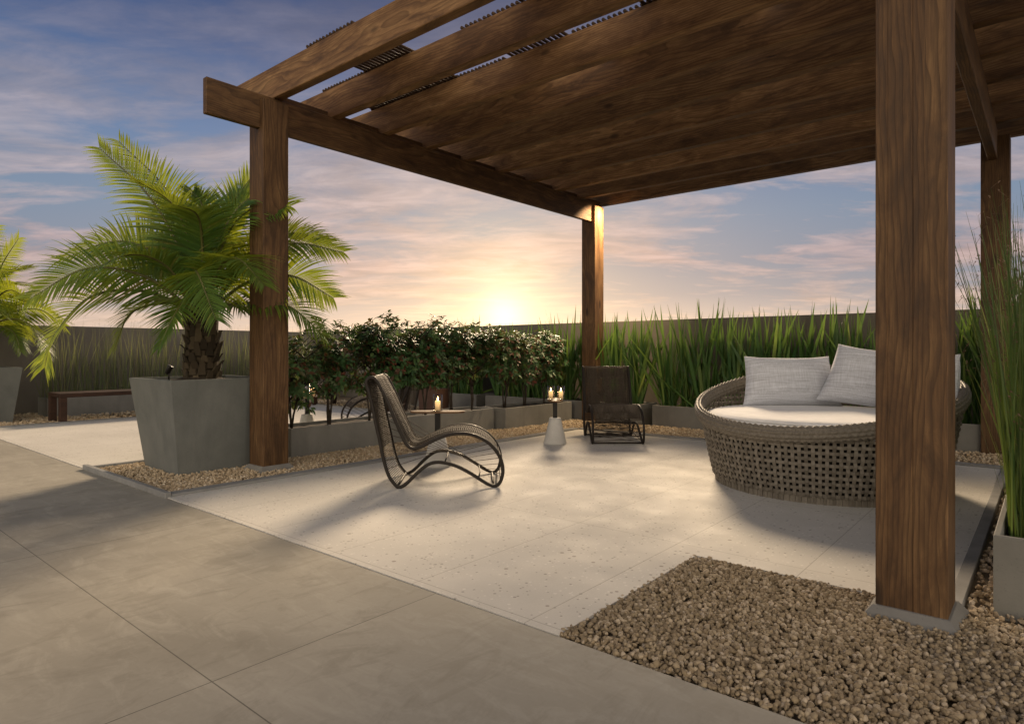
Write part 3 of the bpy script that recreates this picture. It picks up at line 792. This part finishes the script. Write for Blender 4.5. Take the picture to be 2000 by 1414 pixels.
rm.add(V, F, 0, True); rm.build('rim', M['rim'], day)
ln = MB(); ln.lathe([(.755,.01),(.76,.02),(.865,.44),(.0005,.45)], 0, 0, 64, 0, True, True, False); ln.build('inner_shade_drum', M['hollow_shade'], day)  # added dark drum, makes the holes of the weave look shaded
mt = MB(); prof = [(.0005,.40),(.83,.40),(.855,.42),(.862,.46),(.86,.515),(.845,.545),(.80,.562)]
for q in range(9): prof.append((.80*(1-(q+1)/9.0)+.0005, .562+.018*math.sin(PI/2*(q+1)/9)))
mt.lathe(prof, 0, 0, 72, 0, True, False, False)
mto = mt.build('mattress', M['mattress'], day)
pp = MB(); pp.tube([(.852*math.cos(2*PI*i/72), .852*math.sin(2*PI*i/72), .542) for i in range(72)], .006, 6, True); pp.build('piping', M['mattress'], mto)
def pillow(loc, w, h, t, yaw, lean, label, rollz=0, taper=.07):
    mb = MB(); n = 26; V = []; F = []
    rr = random.Random(int(w*1000+h*333))
    for s in (1, -1):
        for i in range(n+1):
            for j in range(n+1):
                u, v = -1+2*i/n, -1+2*j/n
                th = t*max(0,(1-abs(u)**2.6))**.55*max(0,(1-abs(v)**2.6))**.55
                pinch = 1-.05*(1-abs(u)**2)*abs(v)**3; pinx = 1-.05*(1-abs(v)**2)*abs(u)**3
                wr = .006*math.sin(5*u+3*v)*(1-u*u)*(1-v*v)
                V.append((u*w/2*pinx*(1-taper*v), s*(th/2+wr*.5)+.004*s, v*h/2*pinch - .012*(1-u*u)*max(0,v)**3))
    m = (n+1)**2
    for s in (0, 1):
        for i in range(n):
            for j in range(n):
                a = s*m+i*(n+1)+j; q = (a, a+n+1, a+n+2, a+1); F.append(q if s else q[::-1])
    rim_ = [i*(n+1) for i in range(n+1)]+[n*(n+1)+j for j in range(1,n+1)]+[i*(n+1)+n for i in range(n-1,-1,-1)]+[j for j in range(n-1,0,-1)]
    for a, b in zip(rim_, rim_[1:]+rim_[:1]): F.append((a, b, m+b, m+a))
    mb.add(V, F, 0, True); o = mb.build('cushion', M['pillow'])
    o.location = loc; o.rotation_euler = Euler((-lean, rollz, yaw), 'XYZ')
    tag(o, label, 'cushion', 'linen cushions on the daybed')
    return o
def yaw_of(r, d):   # yaw so that the cushion's -y face looks along the view-axis direction (r, d)
    x, y = W(r, d); return math.atan2(x, -y)
x, y = W(2.47, 5.70); pillow((x, y, .785), .80, .46, .26, yaw_of(-.05,-1), .32, 'wide grey linen cushion at the left of the daybed back', 0)
x, y = W(3.05, 5.36); pillow((x, y, .825), .74, .52, .26, yaw_of(-.45,-.9), .30, 'tilted grey linen cushion cut off by the nearest post', .13, .15)
x, y = W(3.10, 4.86); pillow((x, y, .80), .62, .42, .24, yaw_of(-.95,-.3), .30, 'grey linen cushion just right of the nearest post', -.1)

# ------------------------------------------------------------------ benches, pot, garden spotlight
def bench(x0, x1, y0, y1, h, label, mat):
    root = empty('bench', ((x0+x1)/2, (y0+y1)/2, -.01), 0, label, 'bench', 'low brown benches')
    hx, hy = (x1-x0)/2, (y1-y0)/2
    mb = MB(); mb.cbox(-hx, hx, -hy, hy, h-.06, h, .005); mb.build('seat', mat, root)
    for sx in (-1, 1):
        for sy in (-1, 1):
            mb = MB(); a, b = sx*(hx-.045), sy*(hy-.045); mb.cbox(a-.045, a+.045, b-.045, b+.045, 0, h-.061, .004); mb.build('leg', WZ if False else mat, root)
    return root
bench(-11.6, -11.02, 2.90, 5.6, .44, 'low brown bench in front of the reeds by the left wall', BW)
bench(-11.05, -8.75, 7.05, 7.58, .42, 'low red-brown bench by the back wall, seen through the hedge stems', BX)
pr = empty('square_pot', (-7.98, 7.45, -.02), .2, 'reddish brown square pot beyond the hedge, left of the single candle', 'pot')
mb = MB()
def rc(a, z): return [(-a,-a,z),(a,-a,z),(a,a,z),(-a,a,z)]
mb.ring([rc(.17,0), rc(.20,.44), rc(.175,.44), rc(.165,.36)], 0, False); mb.build('pot_shell', M['brownpot'], pr)
mb = MB(); mb.add(rc(.166,.40), [(0,1,2,3)]); mb.build('soil', M['soil'], pr)
x, y = W(-3.12, 5.82); gl = empty('garden_spotlight', (x, y, .785), math.radians(40), 'small black garden spotlight left of the palm trunk', 'spotlight')
mb = MB(); mb.tube([(0,0,-.02),(0,0,.05),(0,0,.09)], .007, 8); mb.build('stake', M['black'], gl)
mb = MB(); P = [(-.02,0,.06),(-.014,0,.07),(.012,0,.125),(.015,0,.131)]; mb.tube(P, [.014,.022,.027,.027], 14); mb.build('lamp_head', M['black'], gl)

# ------------------------------------------------------------------ shrubs of the hedge
def make_shrub(x, y, z, h, w, seed, label, leaves=1500, low=.3):
    r = random.Random(seed)
    root = empty('hedge_shrub', (x, y, z), 0, label, 'shrub', 'hedge shrubs')
    st = MB(); tips = []
    for b in range(r.choice((2,3,3))):
        a = r.uniform(0, 2*PI); l = r.uniform(.03,.10)
        P = [(r.uniform(-.015,.015), r.uniform(-.015,.015), -.03)]
        for q in range(1, 6):
            t = q/5; P.append((l*math.cos(a)*t*1.6+r.uniform(-.015,.015), l*math.sin(a)*t*1.6+r.uniform(-.015,.015), h*.72*t))
        st.tube(P, [.012*(1-.12*q) for q in range(6)], 6)
        for q in (2,3,4,5):
            for e in range(3):
                aa = r.uniform(0, 2*PI); L = r.uniform(.12,.26)*w/.5
                p = Vector(P[q]); e1 = p+Vector((math.cos(aa)*L*.6, math.sin(aa)*L*.6, L*.45)); e2 = e1+Vector((math.cos(aa)*L*.5, math.sin(aa)*L*.5, L*.5))
                st.tube([p, e1, e2], [.006,.004,.002], 4); tips += [e1, e2]
    st.build('stem', M['stem'], root)
    mb = MB(); n = 0
    # uneven crown: a few overlapping lumps
    lumps = [(Vector((r.uniform(-.2,.2)*w, r.uniform(-.2,.2)*w, h*r.uniform(low+.16,.86))), r.uniform(.24,.40)*w) for _ in range(11)]
    while n < leaves:
        c, rad = r.choice(lumps)
        d = Vector((r.gauss(0,1), r.gauss(0,1), r.gauss(0,.9))).normalized()*rad*r.uniform(.35,1.08)**.6
        p = c+d
        if p.z < h*low or p.z > h*1.03: continue
        out = Vector((p.x, p.y, (p.z-h*.5)*.5)); out = out.normalized() if out.length > .01 else Vector((0,0,1))
        k = r.randint(5,9); ph = r.uniform(0, 6.3)
        ax = (out+Vector((r.uniform(-.5,.5), r.uniform(-.5,.5), r.uniform(.1,.8)))).normalized(); e1 = ax.orthogonal().normalized(); e2 = ax.cross(e1)
        for q in range(k):
            a = ph+q*2.4; dr = (e1*math.cos(a)+e2*math.sin(a)+ax*r.uniform(.1,.8)).normalized()
            L = r.uniform(.05,.092); wd = L*r.uniform(.17,.24); s = dr.cross(ax); s = s.normalized() if s.length > .01 else e1
            b = p+ax*(.006*q); up = s.cross(dr)*.25
            m1 = b+dr*L*.4-Vector((0,0,L*.03)); m2 = b+dr*L*.75-Vector((0,0,L*.10)); tp = b+dr*L-Vector((0,0,L*.24))
            mb.add([b, m1-s*wd+up*wd, m1, m1+s*wd+up*wd, m2-s*wd*.8+up*wd, m2, m2+s*wd*.8+up*wd, tp],
                   [(0,2,1),(0,3,2),(1,2,5,4),(2,3,6,5),(4,5,7),(5,6,7)], 0, True); n += 1
    mb.build('foliage', M['shrub'], root)
    return root
hz = [(3.58,1.00,.62,'hedge shrub hidden in part by the left wooden post'),(4.02,1.08,.52,'thin hedge shrub right of the left wooden post, small table seen through its stems'),
      (4.55,1.04,.60,'dark red-tipped hedge shrub above the nearest chair back'),(4.98,1.18,.55,'hedge shrub just right of the nearest chair back'),
      (5.42,1.20,.58,'hedge shrub directly above the single candle'),(5.86,1.18,.56,'hedge shrub over the far end of the long hedge planter, second from its end'),(6.24,1.12,.55,'hedge shrub at the far end of the long hedge planter'),
      (6.75,1.12,.58,'hedge shrub at the near end of the second hedge planter'),(7.2,1.10,.60,'dark red hedge shrub in the middle of the second hedge planter'),(7.66,1.06,.60,'last hedge shrub, behind the table with two candles')]
for i, (yy, h, w, lab) in enumerate(hz):
    make_shrub(-5.95 if yy < 6.45 else -5.81, yy, .25, h*1.0, w*1.22, 40+i, lab, 2700 if i > 1 else 1300, .32 if i > 1 else .22)

# ------------------------------------------------------------------ sword-leaved clumps along the back wall
def make_iris(name, x, y, z, seed, label, group, n=30, hmin=.75, hmax=1.42, spread=.34):
    r = random.Random(seed); mb = MB()
    for k in range(n):
        a = r.uniform(0, 2*PI); b0 = Vector((r.uniform(-.10,.10), r.uniform(-.06,.06), -.02))
        L = r.uniform(hmin, hmax); lean = abs(r.gauss(0, spread))+.02
        bend = r.uniform(0,.35) if r.random() < .8 else r.uniform(.5,1.1)
        d = Vector((math.cos(a)*math.sin(lean), math.sin(a)*math.sin(lean)*.6, math.cos(lean))).normalized()
        tw = r.uniform(0, PI); w = r.uniform(.013,.023); P, S, Wd = [], [], []; q = Vector(b0); seg = 8
        for s in range(seg+1):
            u = s/seg; P.append(q.copy())
            t2 = tw+.5*u; sd = Vector((math.cos(t2), math.sin(t2), 0)); sd = (sd-d*sd.dot(d)).normalized(); S.append(sd)
            Wd.append(max(.0007, w*(.7+.45*u if u < .62 else .98*(1-((u-.62)/.38)**1.7))))
            q = q+d*(L/seg); d = (d+Vector((math.cos(a)*.6, math.sin(a)*.4, -.35))*bend*.055*u).normalized()
        mb.strip(P, S, Wd, 0, 0)
    o = mb.build(name, M['iris']); o.location = (x, y, z)
    return tag(o, label, 'plant', group)
i = 0; x = -10.6
while x < 1.9:
    if -4.62 < x < -4.12 or -7.85 < x < -7.35 or -1.22 < x < -.86: x += .1; continue
    if x < -7.7: lab = 'sword-leaved clump seen over and through the hedge, above its grey back wall planter'
    elif x < -5.7: lab = 'sword-leaved clump whose tips rise behind the hedge shrubs at the sunset'
    elif x < -4.3: lab = 'tall sword-leaved clump between the hedge and the rear wooden post'
    elif x < -3.2: lab = 'tall sword-leaved clump right of the rear lounge chair'
    elif x < -1.0: lab = 'tall sword-leaved clump standing behind the daybed cushions'
    else: lab = 'tall sword-leaved clump beyond the daybed by the right rear post'
    big = x > -6
    make_iris('sword_leaf_plant', x+R.uniform(-.05,.05), 8.44+R.uniform(-.06,.06), .26, 100+i, lab, 'sword-leaved plants along the back wall', R.randint(50,62), .6, R.uniform(1.38,1.62) if big else R.uniform(1.25,1.5), R.uniform(.20,.32))
    x += R.uniform(.25,.34); i += 1

# ------------------------------------------------------------------ reeds by the left wall, tall grass at right
def make_reed(name, x, y, z, seed, label, group, mat, n, hmin, hmax, spread, w, sx=.12, sy=.12, seeds=0, arch=.3):
    r = random.Random(seed); mb = MB()
    for k in range(n):
        a = r.uniform(0, 2*PI); b0 = Vector((r.uniform(-sx,sx), r.uniform(-sy,sy), -.03)); L = r.uniform(hmin,hmax)
        lean = abs(r.gauss(0, spread)); d = Vector((math.cos(a)*math.sin(lean), math.sin(a)*math.sin(lean), math.cos(lean)))
        bend = r.uniform(0, arch); tw = r.uniform(0, PI); P, S, Wd = [], [], []; q = Vector(b0); seg = 8
        for s in range(seg+1):
            u = s/seg; P.append(q.copy()); sd = Vector((math.cos(tw), math.sin(tw), 0)); sd = (sd-d*sd.dot(d)).normalized(); S.append(sd)
            Wd.append(w*r.uniform(.9,1.1)*(1 if u < .55 else max(.12, 1-(u-.55)/.5)))
            q = q+d*(L/seg); d = (d+Vector((math.cos(a), math.sin(a), -.5))*bend*.14*u).normalized()
        mb.strip(P, S, Wd, 0, 0)
        if r.random() < seeds:
            for t in range(r.randint(5,9)):
                u = 1-.05*t; f = u*seg; i0 = min(int(f), seg-1); p = P[i0].lerp(P[i0+1], f-i0)
                dd = Vector((r.uniform(-1,1), r.uniform(-1,1), r.uniform(.2,1))).normalized(); l = r.uniform(.015,.05); e = p+dd*l
                mb.strip([p, e], [(1,0,0),(1,0,0)], [.0008,.0008], 1)
                for g in range(2):
                    o = e+Vector((r.uniform(-.006,.006), r.uniform(-.006,.006), r.uniform(-.006,.006))); s2 = r.uniform(.002,.0042)
                    mb.add([o+Vector((s2,0,0)), o+Vector((0,s2,0)), o+Vector((-s2,0,0)), o+Vector((0,-s2,0)), o+dd*s2*3.0, o-dd*s2], [(0,1,4),(1,2,4),(2,3,4),(3,0,4),(1,0,5),(2,1,5),(3,2,5),(0,3,5)], 1)
    o = mb.build(name, [M[mat], M['seed']]); o.location = (x, y, z); return tag(o, label, 'grass', group)
yy = 3.25; i = 0
while yy < 8.0:
    lab = 'wispy reed clump behind the left bench against the side wall' if yy < 5.0 else 'wispy reed clump seen past the big palm trunk'
    make_reed('reed_clump', -12.57+R.uniform(-.08,.08), yy, .26, 300+i, lab, 'reeds along the left wall', 'reed', 80, .40, 1.40, .13, .0042, .16, .18, .25, .55)
    yy += R.uniform(.30,.40); i += 1
yy = 3.62; i = 0
gl_ = ['tall grass clump nearest the camera in the right planter', 'tall grass clump second from the near end of the right planter', 'tall grass clump in the middle of the right planter', 'tall grass clump past the middle of the right planter',
       'tall grass clump near the far end of the right planter', 'tall grass clump at the far end of the right planter', 'tall grass clump in the far corner of the right planter']
while yy < 6.1 and i < 7:
    make_reed('tall_grass', -.05+R.uniform(-.02,.05), yy, .25, 400+i, gl_[i], 'tall grasses in the right planter', 'grass', 230, .35, 1.62, .14, .0034, .09, .17, .2, .4)
    yy += .38; i += 1

# ------------------------------------------------------------------ sky, sun, camera
def build_world():
    w = bpy.data.worlds.new('World'); sc.world = w; w.use_nodes = True; nt = w.node_tree; nt.nodes.clear(); n = N(nt)
    d = n.vmath('NORMALIZE', n.coord('Generated')); X, Y, Z = n.xyz(d)
    el = math.radians(3.3); r_, f_ = math.sin(math.radians(-.7)), math.cos(math.radians(-.7)); sx, sy = W(r_, f_)
    sd = (sx*math.cos(el), sy*math.cos(el), math.sin(el))
    dot = n.math('MAXIMUM', n.vmath('DOT_PRODUCT', d, sd), 0)
    zc = n.math('MAXIMUM', Z, 0)
    base = n.ramp(zc, [(0,(.46,.35,.31)),(.04,(.37,.325,.34)),(.09,(.285,.295,.345)),(.2,(.21,.28,.385)),(.3,(.145,.225,.385)),(.4,(.080,.130,.27)),(.52,(.046,.068,.155)),(.75,(.035,.055,.13)),(1,(.025,.04,.10))])
    # clouds on a high flat layer
    hz_ = n.math('ADD', zc, .13)
    cv = n.node('ShaderNodeCombineXYZ'); n.set(cv, 0, n.math('DIVIDE', X, hz_)); n.set(cv, 1, n.math('DIVIDE', Y, hz_))
    rot = n.mapping(cv.outputs[0], (1,1,1), (3.1,1.7,0), (0,0,-.7))
    st = n.mapping(rot, (.55,1.25,1))
    n1 = n.noise(n.mapping(rot, (.9,1.25,1)), 1.15, 9, .60, .7); n2 = n.noise(n.mapping(rot, (1,2.2,1), (7,2,0)), 2.6, 8, .62, .5)
    big = n.noise(rot, .55, 3, .5)
    den = n.math('ADD', n.math('MULTIPLY', n1, .55), n.math('ADD', n.math('MULTIPLY', n2, .20), n.math('MULTIPLY', big, .25)))
    cm = n.ramp(den, [(.455, 0), (.51, .6), (.57, 1)])
    ccol = n.ramp(zc, [(0,(.66,.47,.37)),(.06,(.60,.44,.38)),(.14,(.60,.43,.41)),(.26,(.50,.42,.43)),(.38,(.235,.225,.29)),(.55,(.115,.12,.18)),(1,(.07,.08,.13))])
    shade = n.ramp(n2, [(.35, .72), (.65, 1.12)])
    ccol = n.mix(1.0, ccol, shade, 'MULTIPLY')
    fade = n.ramp(zc, [(0, .30), (.06, .75), (.12, .85), (.4, .62), (.7, .4)])
    col = n.mix(n.math('MULTIPLY', cm, fade), base, ccol)
    # glow round the setting sun, wider along the horizon
    def glow(p, c, st_):
        g = n.math('MULTIPLY', n.math('POWER', dot, p), st_); gg = n.node('ShaderNodeCombineXYZ')
        for i in range(3): n.set(gg, i, n.math('MULTIPLY', g, c[i]))
        return gg.outputs[0]
    low = n.ramp(zc, [(0,1),(.12,.75),(.3,.3),(.5,.1)])
    wide = n.mix(1.0, glow(10, (.34,.20,.085), 1.0), low, 'MULTIPLY')
    col = n.mix(1.0, col, wide, 'ADD')
    band = n.mix(1.0, glow(2.6, (.46,.32,.16), 1.0), n.ramp(zc, [(0,1),(.04,.75),(.085,.2),(.13,0)]), 'MULTIPLY')
    col = n.mix(1.0, col, band, 'ADD')
    for p, c, s_ in ((30,(.22,.135,.045),1.0),(130,(.30,.22,.085),1.0),(600,(.40,.35,.2),.75),(2500,(.7,.66,.5),.45)):
        col = n.mix(1.0, col, glow(p, c, s_), 'ADD')
    # unseen sky behind the camera, brightened and warmed as added fill light
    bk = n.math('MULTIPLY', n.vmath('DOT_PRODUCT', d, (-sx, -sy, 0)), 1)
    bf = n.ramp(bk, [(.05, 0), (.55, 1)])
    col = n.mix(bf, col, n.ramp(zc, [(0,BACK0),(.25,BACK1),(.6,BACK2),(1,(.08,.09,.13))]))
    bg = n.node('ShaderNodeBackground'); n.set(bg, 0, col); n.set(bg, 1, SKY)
    o = n.node('ShaderNodeOutputWorld'); nt.links.new(bg.outputs[0], o.inputs[0])
SKY = .68
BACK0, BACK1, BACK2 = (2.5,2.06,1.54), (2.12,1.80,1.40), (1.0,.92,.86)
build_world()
sun = bpy.data.lights.new('sun', 'SUN'); sun.energy = 3.9; sun.angle = math.radians(13); sun.color = (1,.76,.50)
so = bpy.data.objects.new('sun', sun); COL.objects.link(so)
el = math.radians(25.5); bx, by = W(math.sin(math.radians(8)), math.cos(math.radians(8)))
tosun = Vector((bx*math.cos(el), by*math.cos(el), math.sin(el)))
so.rotation_euler = tosun.to_track_quat('Z', 'Y').to_euler(); so.location = (0,0,12)
spl = bpy.data.lights.new('pergola_spot', 'SPOT'); spl.energy = 360; spl.color = (1,.72,.42); spl.spot_size = math.radians(105); spl.spot_blend = .8; spl.shadow_soft_size = .02
spo_ = bpy.data.objects.new('pergola_spot', spl); COL.objects.link(spo_); spo_.location = (-4.86, 8.25, 3.385)
spo_.rotation_euler = Vector((.42, .0, 1)).to_track_quat('Z', 'Y').to_euler()

cam = bpy.data.cameras.new('camera'); cam.sensor_width = 36; cam.lens = 22.5; cam.shift_y = -.0105; cam.clip_end = 8000; cam.clip_start = .05
co = bpy.data.objects.new('camera', cam); COL.objects.link(co); co.location = (0,0,1.05); co.rotation_euler = (PI/2, 0, math.radians(40.03))
sc.camera = co
vs = sc.view_settings; vs.view_transform = 'Standard'; vs.look = 'None'; vs.exposure = .55; vs.gamma = 1
sc.render.engine = 'CYCLES'
sc.cycles.use_denoising = True
sc.cycles.max_bounces = 8; sc.cycles.transparent_max_bounces = 16
sc.cycles.sample_clamp_indirect = 6
